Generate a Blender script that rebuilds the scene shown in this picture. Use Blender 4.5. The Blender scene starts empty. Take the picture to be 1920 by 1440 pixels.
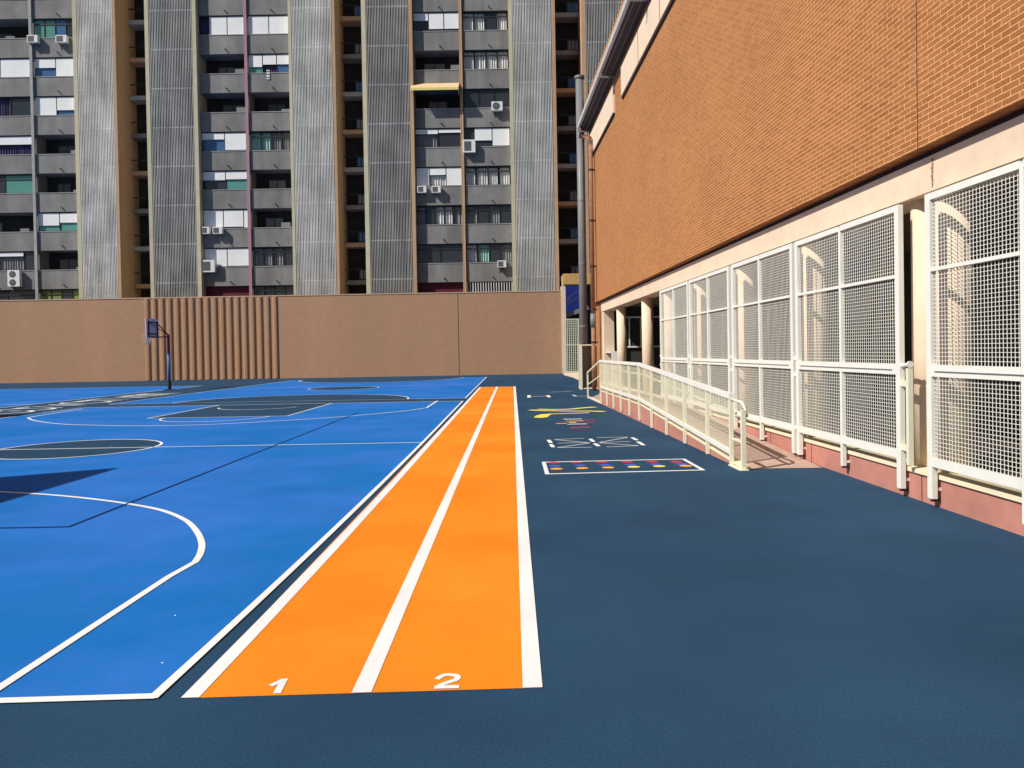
import bpy, bmesh, math, random
from mathutils import Vector, Matrix
random.seed(7)
D = bpy.data
SC = bpy.context.scene
COL = SC.collection

# ------------------------------------------------------------------ camera
F = 1442.0
CAMZ = 1.6
PITCH = 19 / F
ROLL = 0.0175
SHIFT = -41 / 1920
cp, sp = math.cos(PITCH), math.sin(PITCH)
fwd = Vector((0, cp, -sp)); up0 = Vector((0, sp, cp)); r0 = Vector((1, 0, 0))
cup = math.cos(ROLL) * up0 + math.sin(ROLL) * r0
crt = math.cos(ROLL) * r0 - math.sin(ROLL) * up0
cam = D.cameras.new('camera'); camo = D.objects.new('camera', cam); COL.objects.link(camo)
cam.sensor_width = 36; cam.lens = 36 * F / 1920; cam.shift_y = SHIFT; cam.clip_end = 1000; cam.clip_start = 0.05
camo.matrix_world = Matrix(((crt.x, cup.x, -fwd.x, 0), (crt.y, cup.y, -fwd.y, 0), (crt.z, cup.z, -fwd.z, CAMZ), (0, 0, 0, 1)))
SC.camera = camo
CP = Vector((0, 0, CAMZ))

def ray(px, py):
    x = (px - 960) / F; y = (720 - py) / F + SHIFT * 1920 / F
    return x * crt + y * cup + fwd
def ground(px, py, z=0.0):
    d = ray(px, py); t = (z - CAMZ) / d.z; p = CP + d * t
    return (p.x, p.y)
def on_y(px, py, Y):
    d = ray(px, py); p = CP + d * (Y / d.y)
    return p.x, p.z

# ------------------------------------------------------------------ materials
def mat(name, col, rough=0.7, noise=0.0, nscale=4.0, bump=0.0, bscale=60.0, metal=0.0, spec=0.3, stain=0.0, stscale=0.5, streak=False):
    m = D.materials.new(name); m.use_nodes = True
    nt = m.node_tree; N = nt.nodes; L = nt.links
    b = N['Principled BSDF']
    b.inputs['Roughness'].default_value = rough; b.inputs['Metallic'].default_value = metal
    b.inputs['Specular IOR Level'].default_value = spec
    c = (col[0], col[1], col[2], 1)
    b.inputs['Base Color'].default_value = c
    tc = N.new('ShaderNodeTexCoord')
    last = None
    def layer(scale, amt, detail, last, stretch=None):
        n = N.new('ShaderNodeTexNoise'); n.inputs['Scale'].default_value = scale; n.inputs['Detail'].default_value = detail
        if stretch:
            mp = N.new('ShaderNodeMapping'); mp.inputs['Scale'].default_value = stretch
            L.new(tc.outputs['Object'], mp.inputs['Vector']); L.new(mp.outputs[0], n.inputs['Vector'])
        else:
            L.new(tc.outputs['Object'], n.inputs['Vector'])
        r = N.new('ShaderNodeMapRange'); r.inputs['From Min'].default_value = 0.3; r.inputs['From Max'].default_value = 0.7
        r.inputs['To Min'].default_value = 1 - amt; r.inputs['To Max'].default_value = 1 + amt
        L.new(n.outputs['Fac'], r.inputs['Value'])
        if last is None:
            return r.outputs[0]
        mm = N.new('ShaderNodeMath'); mm.operation = 'MULTIPLY'; L.new(last, mm.inputs[0]); L.new(r.outputs[0], mm.inputs[1])
        return mm.outputs[0]
    if noise: last = layer(nscale, noise, 6, last)
    if stain: last = layer(stscale, stain, 5, last, (1, 1, 0.12) if streak else None)
    if last is not None:
        mx = N.new('ShaderNodeMix'); mx.data_type = 'RGBA'; mx.blend_type = 'MULTIPLY'
        mx.inputs['Factor'].default_value = 1; mx.inputs[6].default_value = c
        L.new(last, mx.inputs[7]); L.new(mx.outputs[2], b.inputs['Base Color'])
    if bump:
        n = N.new('ShaderNodeTexNoise'); n.inputs['Scale'].default_value = bscale; n.inputs['Detail'].default_value = 3
        L.new(tc.outputs['Object'], n.inputs['Vector'])
        bp = N.new('ShaderNodeBump'); bp.inputs['Strength'].default_value = bump; bp.inputs['Distance'].default_value = 0.004
        L.new(n.outputs['Fac'], bp.inputs['Height']); L.new(bp.outputs[0], b.inputs['Normal'])
    return m

def paint(name, col, rough=0.75, speck=0.10, wear=0.07, col2=None, scuff=0.10):
    """sprayed acrylic sports coating: fine grain, faint roller patches, a few scuffs"""
    m = mat(name, col, rough, noise=speck, nscale=70, bump=0.25, bscale=220, stain=wear, stscale=0.9, spec=0.10)
    nt = m.node_tree; N = nt.nodes; L = nt.links; b = N['Principled BSDF']
    tc = [n for n in N if n.type == 'TEX_COORD'][0]
    n = N.new('ShaderNodeTexNoise'); n.inputs['Scale'].default_value = 7; n.inputs['Detail'].default_value = 8; n.inputs['Roughness'].default_value = 0.75
    L.new(tc.outputs['Object'], n.inputs['Vector'])
    r = N.new('ShaderNodeMapRange'); r.inputs['From Min'].default_value = 0.68; r.inputs['From Max'].default_value = 0.78
    r.inputs['To Max'].default_value = scuff; L.new(n.outputs['Fac'], r.inputs['Value'])
    src = b.inputs['Base Color'].links[0].from_socket
    if col2:       # two batches of coating, brushed into each other
        n3 = N.new('ShaderNodeTexNoise'); n3.inputs['Scale'].default_value = 0.33; n3.inputs['Detail'].default_value = 7; n3.inputs['Roughness'].default_value = 0.62
        L.new(tc.outputs['Object'], n3.inputs['Vector'])
        r3 = N.new('ShaderNodeMapRange'); r3.inputs['From Min'].default_value = .42; r3.inputs['From Max'].default_value = .60; L.new(n3.outputs['Fac'], r3.inputs['Value'])
        m3 = N.new('ShaderNodeMix'); m3.data_type = 'RGBA'; L.new(r3.outputs[0], m3.inputs['Factor'])
        m3.inputs[6].default_value = (*col, 1); m3.inputs[7].default_value = (*col2, 1)
        mul = src.node; L.new(m3.outputs[2], mul.inputs[6])
    mx = N.new('ShaderNodeMix'); mx.data_type = 'RGBA'; L.new(r.outputs[0], mx.inputs['Factor'])
    L.new(src, mx.inputs[6]); mx.inputs[7].default_value = (0.30, 0.32, 0.34, 1)
    L.new(mx.outputs[2], b.inputs['Base Color'])
    return m

def brick_material():
    m = D.materials.new('orange_brick'); m.use_nodes = True
    nt = m.node_tree; N = nt.nodes; L = nt.links; b = N['Principled BSDF']
    b.inputs['Roughness'].default_value = 0.9; b.inputs['Specular IOR Level'].default_value = 0.15
    tc = N.new('ShaderNodeTexCoord'); sx = N.new('ShaderNodeSeparateXYZ'); L.new(tc.outputs['Object'], sx.inputs[0])
    ad = N.new('ShaderNodeMath'); L.new(sx.outputs['X'], ad.inputs[0]); L.new(sx.outputs['Y'], ad.inputs[1])
    cx = N.new('ShaderNodeCombineXYZ'); L.new(ad.outputs[0], cx.inputs['X']); L.new(sx.outputs['Z'], cx.inputs['Y'])
    # tiny waviness so that the courses are hand-laid
    wn = N.new('ShaderNodeTexNoise'); wn.inputs['Scale'].default_value = 3.0; L.new(tc.outputs['Object'], wn.inputs['Vector'])
    ws = N.new('ShaderNodeVectorMath'); ws.operation = 'MULTIPLY_ADD'; ws.inputs[1].default_value = (0.008, 0.005, 0); 
    L.new(wn.outputs['Color'], ws.inputs[0]); L.new(cx.outputs[0], ws.inputs[2])
    br = N.new('ShaderNodeTexBrick'); L.new(ws.outputs[0], br.inputs['Vector'])
    br.inputs['Scale'].default_value = 1; br.inputs['Brick Width'].default_value = 0.212; br.inputs['Row Height'].default_value = 0.0555
    br.inputs['Mortar Size'].default_value = 0.0046; br.inputs['Mortar Smooth'].default_value = 0.2; br.inputs['Bias'].default_value = -0.1
    br.inputs['Color1'].default_value = BRICK1; br.inputs['Color2'].default_value = BRICK2; br.inputs['Mortar'].default_value = MORTAR
    n = N.new('ShaderNodeTexNoise'); n.inputs['Scale'].default_value = 0.45; n.inputs['Detail'].default_value = 6
    L.new(tc.outputs['Object'], n.inputs['Vector'])
    r = N.new('ShaderNodeMapRange'); r.inputs['From Min'].default_value = .3; r.inputs['From Max'].default_value = .7
    r.inputs['To Min'].default_value = .94; r.inputs['To Max'].default_value = 1.06; L.new(n.outputs['Fac'], r.inputs['Value'])
    n2 = N.new('ShaderNodeTexNoise'); n2.inputs['Scale'].default_value = 45; n2.inputs['Detail'].default_value = 3
    L.new(tc.outputs['Object'], n2.inputs['Vector'])
    r2 = N.new('ShaderNodeMapRange'); r2.inputs['From Min'].default_value = .3; r2.inputs['From Max'].default_value = .7
    r2.inputs['To Min'].default_value = .82; r2.inputs['To Max'].default_value = 1.15; L.new(n2.outputs['Fac'], r2.inputs['Value'])
    mu = N.new('ShaderNodeMath'); mu.operation = 'MULTIPLY'; L.new(r.outputs[0], mu.inputs[0]); L.new(r2.outputs[0], mu.inputs[1])
    mx = N.new('ShaderNodeMix'); mx.data_type = 'RGBA'; mx.blend_type = 'MULTIPLY'; mx.inputs['Factor'].default_value = 1
    L.new(br.outputs['Color'], mx.inputs[6]); L.new(mu.outputs[0], mx.inputs[7]); L.new(mx.outputs[2], b.inputs['Base Color'])
    bp = N.new('ShaderNodeBump'); bp.inputs['Strength'].default_value = 0.5; bp.inputs['Distance'].default_value = 0.004; bp.invert = True
    L.new(br.outputs['Fac'], bp.inputs['Height']); L.new(bp.outputs[0], b.inputs['Normal'])
    return m

BRICK1 = (0.43, 0.170, 0.062, 1); BRICK2 = (0.33, 0.122, 0.040, 1); MORTAR = (0.76, 0.45, 0.20, 1)
M = dict(
    slate=paint('slate_blue_coating', (0.0180, 0.054, 0.106), speck=0.20, wear=0.09, col2=(0.023, 0.067, 0.124), scuff=0.16),
    blue=paint('court_blue_coating', (0.008, 0.150, 0.48), speck=0.10, wear=0.07, col2=(0.030, 0.165, 0.56)),
    darkblue=paint('navy_line_paint', (0.012, 0.05, 0.17)),
    orange=paint('orange_coating', (0.86, 0.225, 0.012), speck=0.07, wear=0.06, col2=(0.76, 0.275, 0.020)),
    white=paint('white_line_paint', (0.80, 0.80, 0.785), speck=0.06, wear=0.07, scuff=0.22),
    yellow=paint('yellow_line_paint', (0.80, 0.66, 0.12)),
    red=paint('red_line_paint', (0.55, 0.06, 0.07)),
    orline=paint('orange_line_paint', (0.85, 0.38, 0.06)),
    bluedot=paint('blue_dot_paint', (0.05, 0.13, 0.52)),
    tanwall=mat('tan_rendered_concrete', (0.445, 0.255, 0.150), 0.9, noise=0.05, nscale=2.5, bump=0.3, bscale=30, stain=0.07, stscale=0.25, streak=True),
    tancap=mat('tan_wall_coping', (0.58, 0.38, 0.25), 0.9, noise=0.08, nscale=3),
    brick=brick_material(),
    cream=mat('cream_painted_concrete', (0.77, 0.60, 0.43), 0.85, noise=0.05, nscale=5, bump=0.1, bscale=50, stain=0.08, stscale=0.8),
    creampanel=mat('cream_window_panel', (0.80, 0.62, 0.45), 0.8, noise=0.05, nscale=2),
    pink=mat('pink_painted_plinth', (0.50, 0.215, 0.165), 0.85, noise=0.08, nscale=5, bump=0.15, bscale=60, stain=0.12, stscale=1.2),
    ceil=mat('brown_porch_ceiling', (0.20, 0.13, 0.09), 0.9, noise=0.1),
    ramp=mat('ramp_concrete', (0.50, 0.34, 0.265), 0.9, noise=0.1, nscale=8, bump=0.2, bscale=80),
    capc=mat('cream_coping', (0.82, 0.72, 0.50), 0.8, noise=0.06, nscale=4),
    whitemetal=mat('white_enamel_steel', (0.83, 0.815, 0.735), 0.4, noise=0.03, nscale=6, spec=0.5),
    creammetal=mat('cream_enamel_steel', (0.79, 0.765, 0.58), 0.45, noise=0.04, nscale=6, spec=0.5),
    seal_shade=mat('dark_sealant_and_shade', (0.05, 0.035, 0.03), 0.9),  # plinth joint sealant, also the colour of the painted shade strips
    brickjoint=mat('brown_joint_mastic', (0.13, 0.06, 0.03), 0.9),
    bolt=mat('rusted_bolt', (0.06, 0.035, 0.03), 0.7, noise=0.2, nscale=40),
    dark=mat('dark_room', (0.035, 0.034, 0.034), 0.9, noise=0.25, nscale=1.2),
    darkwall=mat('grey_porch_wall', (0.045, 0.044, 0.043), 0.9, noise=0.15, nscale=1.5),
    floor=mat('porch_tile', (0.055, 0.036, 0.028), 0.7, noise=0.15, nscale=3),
    concrete=mat('grey_balcony_concrete', (0.228, 0.222, 0.214), 0.9, noise=0.12, nscale=1.1, bump=0.1, bscale=20, stain=0.2, stscale=0.9, streak=True),
    edge=mat('pale_concrete_edge', (0.38, 0.38, 0.37), 0.9, noise=0.1, nscale=2),
    slat=mat('white_louvre_slat', (0.70, 0.69, 0.66), 0.6, noise=0.20, nscale=0.5, stain=0.22, stscale=1.6, streak=True),
    slatgrey=mat('grey_louvre_slat', (0.56, 0.555, 0.54), 0.6, noise=0.20, nscale=0.5, stain=0.22, stscale=1.6, streak=True),
    louvreback=mat('black_louvre_backing', (0.022, 0.022, 0.025), 0.9),
    fin=mat('pale_cream_pier', (0.56, 0.51, 0.36), 0.9, noise=0.08, nscale=1.5, stain=0.12, stscale=0.5, streak=True),
    fintan=mat('tan_pier', (0.52, 0.335, 0.205), 0.9, noise=0.07, nscale=1.2, stain=0.08, stscale=0.6, streak=True),
    shutter=mat('white_roller_shutter', (0.90, 0.90, 0.88), 0.6, noise=0.04, nscale=1.0),
    frame=mat('dark_window_frame', (0.03, 0.03, 0.032), 0.5),
    glass=mat('dark_glass', (0.035, 0.04, 0.045), 0.08, spec=0.5),
    glassblue=mat('blue_glass', (0.06, 0.14, 0.28), 0.1, spec=0.5),
    glassgreen=mat('green_glass', (0.10, 0.30, 0.24), 0.1, spec=0.5),
    purple=mat('violet_curtain', (0.075, 0.06, 0.13), 0.9),
    mint=mat('mint_curtain', (0.30, 0.50, 0.42), 0.9),
    curtain=mat('white_curtain', (0.62, 0.61, 0.59), 0.9, noise=0.15, nscale=5),
    curtaingrey=mat('grey_curtain', (0.24, 0.24, 0.24), 0.9, noise=0.15, nscale=5),
    greenblind=mat('green_blind', (0.22, 0.27, 0.08), 0.8),
    ac=mat('white_ac_casing', (0.78, 0.78, 0.76), 0.5, noise=0.04, nscale=4),
    grille=mat('grey_ac_grille', (0.10, 0.10, 0.10), 0.6),
    pinkpaint=mat('pink_downpipe_paint', (0.42, 0.23, 0.27), 0.7),
    pipegrey=mat('galvanised_pipe', (0.20, 0.20, 0.20), 0.45, noise=0.08, nscale=2),
    copper=mat('copper_brown_pipe', (0.33, 0.16, 0.085), 0.6, noise=0.2, nscale=5),
    guttergrey=mat('zinc_gutter', (0.64, 0.60, 0.52), 0.5, noise=0.06, nscale=2),
    soffit=mat('dark_soffit', (0.075, 0.062, 0.045), 0.8, noise=0.12, nscale=2),
    poleblue=mat('blue_pole_padding', (0.03, 0.14, 0.38), 0.5),
    poledark=mat('maroon_steel', (0.11, 0.025, 0.05), 0.5),
    black=mat('black_rubber', (0.02, 0.02, 0.022), 0.7),
    board=mat('violet_grey_backboard', (0.60, 0.55, 0.72), 0.5),
    net=mat('white_net', (0.50, 0.47, 0.43), 0.9),
    signblue=mat('navy_sign_panel', (0.015, 0.03, 0.20), 0.4),
    ochre=mat('ochre_render', (0.55, 0.34, 0.12), 0.85, noise=0.06, nscale=2),
    awn=mat('cream_awning_cloth', (0.74, 0.50, 0.28), 0.9, noise=0.04, nscale=3),
    awny=mat('yellow_awning_valance', (0.80, 0.70, 0.24), 0.9),
    darkred=mat('dark_red_shop_front', (0.12, 0.015, 0.03), 0.6, noise=0.2, nscale=1.0),
    greengrey=mat('grey_green_panel', (0.20, 0.21, 0.15), 0.7, noise=0.15, nscale=3),
)

# ------------------------------------------------------------------ mesh builder
class MB:
    def __init__(s): s.v = []; s.f = []
    def box(s, x0, x1, y0, y1, z0, z1):
        i = len(s.v)
        s.v += [(x0,y0,z0),(x1,y0,z0),(x1,y1,z0),(x0,y1,z0),(x0,y0,z1),(x1,y0,z1),(x1,y1,z1),(x0,y1,z1)]
        s.f += [(i,i+3,i+2,i+1),(i+4,i+5,i+6,i+7),(i,i+1,i+5,i+4),(i+1,i+2,i+6,i+5),(i+2,i+3,i+7,i+6),(i+3,i,i+4,i+7)]
        return s
    def bar(s, p, q, w, h=None, upv=(0,0,1)):
        h = h or w; p = Vector(p); q = Vector(q); d = (q-p).normalized(); u = Vector(upv)
        if abs(d.dot(u)) > .95: u = Vector((0,1,0))
        a = d.cross(u).normalized(); b = a.cross(d).normalized(); i = len(s.v)
        for e in (p, q):
            for sa, sb in ((-1,-1),(1,-1),(1,1),(-1,1)):
                s.v.append(tuple(e + a*sa*w/2 + b*sb*h/2))
        s.f += [(i,i+1,i+2,i+3),(i+7,i+6,i+5,i+4)] + [(i+k,i+4+k,i+4+(k+1)%4,i+(k+1)%4) for k in range(4)]
        return s
    def tube(s, pts, r, n=16, closed=False):
        pts = [Vector(p) for p in pts]; i0 = len(s.v); m = len(pts)
        for k, p in enumerate(pts):
            if closed: d = pts[(k+1)%m] - pts[k-1]
            else: d = pts[min(k+1,m-1)] - pts[max(k-1,0)]
            d.normalize(); u = Vector((0,0,1)) if abs(d.z) < .95 else Vector((0,1,0))
            a = d.cross(u).normalized(); b = a.cross(d)
            for j in range(n):
                t = 2*math.pi*j/n; s.v.append(tuple(p + a*r*math.cos(t) + b*r*math.sin(t)))
        for k in range(m if closed else m-1):
            k2 = (k+1) % m
            for j in range(n):
                s.f.append((i0+k*n+j, i0+k*n+(j+1)%n, i0+k2*n+(j+1)%n, i0+k2*n+j))
        if not closed:
            s.f.append(tuple(i0+j for j in range(n))[::-1]); s.f.append(tuple(i0+(m-1)*n+j for j in range(n)))
        return s
    def prism(s, poly, z0, z1):
        n = len(poly); i = len(s.v)
        s.v += [(x,y,z0) for x,y in poly] + [(x,y,z1) for x,y in poly]
        s.f += [tuple(range(i+n-1, i-1, -1)), tuple(range(i+n, i+2*n))]
        s.f += [(i+k, i+(k+1)%n, i+n+(k+1)%n, i+n+k) for k in range(n)]
        return s
    def extr(s, prof, t0, t1):            # profile in (x, z) swept along y
        n = len(prof); i = len(s.v)
        s.v += [(x,t0,z) for x,z in prof] + [(x,t1,z) for x,z in prof]
        s.f += [tuple(range(i, i+n)), tuple(range(i+2*n-1, i+n-1, -1))]
        s.f += [(i+k, i+n+k, i+n+(k+1)%n, i+(k+1)%n) for k in range(n)]
        return s
    def flat(s, poly, z):
        i = len(s.v); s.v += [(x,y,z) for x,y in poly]; s.f.append(tuple(range(i, i+len(poly)))); return s
    def strip(s, pts, w, z, closed=False):
        n = len(pts); P = [Vector((p[0],p[1])) for p in pts]; L_ = []; R_ = []
        for k in range(n):
            if closed: a, b = P[k-1], P[(k+1)%n]
            else: a, b = P[max(k-1,0)], P[min(k+1,n-1)]
            d1 = (P[k]-a); d2 = (b-P[k])
            if d1.length < 1e-6: d1 = d2
            if d2.length < 1e-6: d2 = d1
            d1 = d1.normalized(); d2 = d2.normalized(); t = (d1+d2).normalized(); nn = Vector((-t.y, t.x))
            c = max(0.35, nn.dot(Vector((-d1.y, d1.x))))
            L_.append(P[k]+nn*w/2/c); R_.append(P[k]-nn*w/2/c)
        i = len(s.v)
        for k in range(n): s.v += [(L_[k].x,L_[k].y,z),(R_[k].x,R_[k].y,z)]
        for k in range(n if closed else n-1):
            k2 = (k+1) % n; s.f.append((i+2*k, i+2*k+1, i+2*k2+1, i+2*k2))
        return s
    def build(s, name, m, parent=None, smooth=False, bevel=0):
        me = D.meshes.new(name); me.from_pydata(s.v, [], s.f); me.materials.append(m)
        bm = bmesh.new(); bm.from_mesh(me); bmesh.ops.recalc_face_normals(bm, faces=bm.faces)
        if bevel:
            bmesh.ops.bevel(bm, geom=list(bm.edges), offset=bevel, segments=2, affect='EDGES', clamp_overlap=True)
        bm.to_mesh(me); bm.free()
        o = D.objects.new(name, me); COL.objects.link(o)
        if parent: o.parent = parent
        if smooth:
            for p in me.polygons: p.use_smooth = len(p.vertices) == 4
        return o
    def sheet(s, name, m, parent=None):    # flat painted faces, all facing up
        o = s.build(name, m, parent); me = o.data
        bm = bmesh.new(); bm.from_mesh(me)
        for f in bm.faces:
            if f.normal.z < 0: f.normal_flip()
        bm.to_mesh(me); bm.free(); return o

def tag(o, label=None, cat=None, group=None, kind=None):
    if label: o['label'] = label
    if cat: o['category'] = cat
    if group: o['group'] = group
    if kind: o['kind'] = kind
    return o
def thing(name, loc=(0,0,0), rz=0.0):
    o = D.objects.new(name, None); COL.objects.link(o); o.location = loc; o.rotation_euler = (0,0,rz); o.empty_display_size = .3
    return o
def copy_tree(o, parent=None):
    c = o.copy(); COL.objects.link(c)
    if parent: c.parent = parent
    for ch in list(o.children): copy_tree(ch, c)
    return c
def smooth_pts(P, sub=6):
    out = []; n = len(P)
    for i in range(n-1):
        p0 = Vector(P[max(i-1,0)]); p1 = Vector(P[i]); p2 = Vector(P[i+1]); p3 = Vector(P[min(i+2,n-1)])
        for j in range(sub):
            t = j/sub
            out.append(.5*((2*p1)+(p2-p0)*t+(2*p0-5*p1+4*p2-p3)*t*t+(3*p1-p0-3*p2+p3)*t**3))
    out.append(Vector(P[-1])); return out
def arc(cx, cy, r, a0, a1, n=48, ry=None):
    ry = ry or r
    return [(cx+r*math.cos(math.radians(a0+(a1-a0)*k/n)), cy+ry*math.sin(math.radians(a0+(a1-a0)*k/n))) for k in range(n+1)]

# ------------------------------------------------------------------ light
SUN = Vector((-0.96, -0.55, 1.0)).normalized()      # towards the sun
elev = math.asin(SUN.z)
w = D.worlds.new('World'); SC.world = w; w.use_nodes = True
sky = w.node_tree.nodes.new('ShaderNodeTexSky'); sky.sky_type = 'NISHITA'; sky.sun_disc = False
sky.sun_elevation = elev; sky.sun_rotation = math.atan2(SUN.x, SUN.y)
w.node_tree.links.new(sky.outputs[0], w.node_tree.nodes['Background'].inputs[0])
w.node_tree.nodes['Background'].inputs[1].default_value = 0.055
sl = D.lights.new('sun', 'SUN'); sl.energy = 5.0; sl.angle = math.radians(0.5); sl.color = (1.0, 0.96, 0.90)
so = D.objects.new('sun', sl); COL.objects.link(so); so.location = (-30, -20, 40)
so.rotation_euler = (-SUN).to_track_quat('-Z', 'Y').to_euler()
SC.view_settings.view_transform = 'Standard'; SC.view_settings.look = 'None'; SC.view_settings.gamma = 1; SC.view_settings.use_curve_mapping = False
SC.view_settings.exposure = 0.0

# ------------------------------------------------------------------ ground and courts
g = MB().flat([(-160,-60),(160,-60),(160,260),(-160,260)], 0).sheet('ground', M['slate']); tag(g, kind='structure')
Z1, Z2, Z3 = .0025, .005, .0075
XR, XL = -1.69, -14.23            # right and left side line of the near courts
Y0, YH, YE = 3.60, 13.78, 25.45  # base line, half line, far base line
CX = -7.86
def dr(y): return 0.0
def nb(x): return 3.590+.027*(x+1.58)      # near base edge, slightly askew
LW = .05
SIDE = [(-1.715,nb(-1.7)),(-1.680,5.2),(-1.652,7.5),(-1.632,11),(-1.628,15),(-1.640,20),(-1.652,YE)]
court = MB().flat([(XL,nb(XL)+.03)] + [(p[0],p[1]+(.02 if k == 0 else 0)) for k, p in enumerate(SIDE)] + [(XL,YE)], Z1).sheet('basketball_court', M['blue']); tag(court, kind='structure')
lines = MB()
lines.flat([(XL,nb(XL)),(-1.70,nb(-1.7)-.006),(-1.735,nb(-1.7)+.05),(XL,nb(XL)+.05)], Z3)
lines.strip(smooth_pts([(p[0]+.0,p[1]) for p in SIDE],5), .052, Z3+.0004)
lines.flat([(XL-.05,Y0),(XL,Y0),(XL,YE),(XL-.05,YE)], Z3)
lines.flat([(XL,YE),(-1.63,YE),(-1.63,YE+.06),(XL,YE+.06)], Z3)
lines.sheet('boundary_line', M['white'], court)
MB().strip([(XL,YH),(XR+.04,YH)], LW, Z3).sheet('half_line', M['white'], court)
MB().flat(arc(CX,13.8,1.40,0,360,64)[:-1], Z2).sheet('centre_circle', M['slate'], court)
MB().strip(arc(CX,13.8,1.40,0,360,72)[:-1], LW, Z3, True).sheet('circle_line', M['white'], court)
# near three-point line, measured on the ground and mirrored about the court axis
near = [(0,923),(85,928),(160,935),(230,944),(300,957),(345,975),(367,995),(378,1018),(376,1038),(366,1055)]
P = [ground(*p) for p in near]
P = P + [(-2.53, 5.6), (-2.53, nb(-2.5)+.04)]
half = smooth_pts(P[:-2], 6) + [Vector(P[-2]), Vector(P[-1])]
left = [Vector((2*CX - p[0], p[1])) for p in half][::-1]
MB().strip(left + [Vector((CX-.6, 9.72)), Vector((CX, 9.76)), Vector((CX+.6, 9.72))] + half, .055, Z3).sheet('three_point_line', M['white'], court)
# far key, free-throw half circle, no-charge arc and three-point line
KX0, KX1, KY = CX-1.86, CX+1.86, 20.45
MB().flat([(KX0,KY),(KX1,KY),(KX1,YE),(KX0,YE)], Z2).sheet('key', M['slate'], court)
MB().strip([(KX0,YE),(KX0,KY),(KX1,KY),(KX1,YE)], LW, Z3).strip(arc(CX,KY,1.40,180,360,32), LW, Z3+.001).strip(arc(CX-.1,24.4,1.3,190,340,28), LW, Z3).sheet('key_line', M['white'], court)
far = [(820,752),(803,763),(797,765.5),(750,772),(640,782),(500,791),(380,797),(280,799),(200,798.5),(120,796),(75,791),(56,786),(64,781.5),(156,767)]
MB().strip(smooth_pts([ground(*p) for p in far], 5), .06, Z3+.002).sheet('three_point_line', M['white'], court)
# thin navy line of another game
MB().strip([(-14.0,7.32),(-4.26,7.32),(-4.26,21.2)], .030, Z3+.002).sheet('game_line', M['darkblue'], court)
# second court beyond the slate band
YB = 27.1; YF = 50.0
c2 = MB().flat([(XL,YB),(XR+dr(YB),YB),(XR+dr(YF),YF),(XL,YF)], Z1).sheet('far_court', M['blue']); tag(c2, kind='structure')
l2 = MB()
l2.flat([(XR+dr(YB),YB),(XR+.045+dr(YB),YB),(XR+.05+dr(YF),YF),(XR+dr(YF),YF)], Z3).flat([(XL-.05,YB),(XL,YB),(XL,YF),(XL-.05,YF)], Z3)
l2.flat([(XL,YB-.05),(XR+.1,YB-.05),(XR+.1,YB),(XL,YB)], Z3)
l2.strip([(XL,38.6),(XR,38.6)], .05, Z3)
l2.sheet('boundary_line', M['white'], c2)
MB().flat(arc(CX,YB,4.15,0,180,48), Z2).sheet('goal_area', M['slate'], c2)
MB().strip(arc(CX,YB,4.15,0,180,48), .06, Z3+.001).sheet('goal_area_line', M['white'], c2)
MB().flat(arc(-8.1,36.9,1.65,0,360,48)[:-1], Z2).sheet('centre_circle', M['slate'], c2)
MB().strip(arc(-8.1,36.9,1.65,0,360,48)[:-1], .05, Z3+.003, True).sheet('circle_line', M['white'], c2)
MB().flat(arc(-8.4,YF,5.2,180,360,48,6.0), Z2).sheet('goal_area', M['slate'], c2)
MB().strip(arc(-8.4,YF,5.2,180,360,48,6.0), .07, Z3+.001).sheet('goal_area_line', M['white'], c2)
# third court on the left of the lettered band
c3 = MB().flat([(-60,2),(-17.4,2),(-17.4,43.2),(-60,43.2)], Z1).sheet('side_court', M['blue']); tag(c3, kind='structure')
MB().strip([(-59,43.15),(-17.42,43.15),(-17.42,2)], .07, Z3).strip([(-59,28),(-17.42,28)], .06, Z3+.001).strip([(-59,21.4),(-17.42,21.4)], .06, Z3+.001).sheet('boundary_line', M['white'], c3)
# worn lettering in the band: rings and strokes seen edge-on
let = thing('band_lettering', (-15.9, 27.0, 0))
tag(let, 'row of white painted letters on the slate band left of the near court', 'ground lettering')
def lt(kind, px, py, m='white'):
    x, y = ground(px, py); x = -15.85; L = .95
    mbx = MB(); ox, oy = 15.9, -27.0
    if kind == 'o': mbx.strip([(a+ox,b+oy) for a,b in arc(x,y,.85,0,360,28,.62)[:-1]], .14, Z2, True)
    elif kind == 'e':
        for q in (-.5,0,.5): mbx.flat([(x-.8+ox,y+q-.07+oy),(x+.8+ox,y+q-.07+oy),(x+.8+ox,y+q+.07+oy),(x-.8+ox,y+q+.07+oy)], Z2)
        mbx.flat([(x-.8+ox,y-.43+oy),(x-.58+ox,y-.43+oy),(x-.58+ox,y-.07+oy),(x-.8+ox,y-.07+oy)], Z2)
        mbx.flat([(x-.8+ox,y+.07+oy),(x-.58+ox,y+.07+oy),(x-.58+ox,y+.43+oy),(x-.8+ox,y+.43+oy)], Z2)
    elif kind == 'l': mbx.strip([(x-.8+ox,y+.45+oy),(x-.8+ox,y-.45+oy),(x+.8+ox,y-.45+oy)], .14, Z2)
    elif kind == 'v': mbx.strip([(x-.8+ox,y-.55+oy),(x+.7+ox,y+oy),(x-.8+ox,y+.55+oy)], .14, Z2)
    mbx.sheet('letter', M[m], let)
for k, px, py, m in (('o',23,773,'white'),('o',55,768,'white'),('l',88,763.5,'white'),('v',118,760,'white'),('o',150,755,'white'),('e',178,751.5,'white'),('l',206,748.5,'white'),('v',232,745.5,'white'),('e',263,742,'white'),('e',290,739,'white')):
    lt(k, px, py, m)

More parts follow.
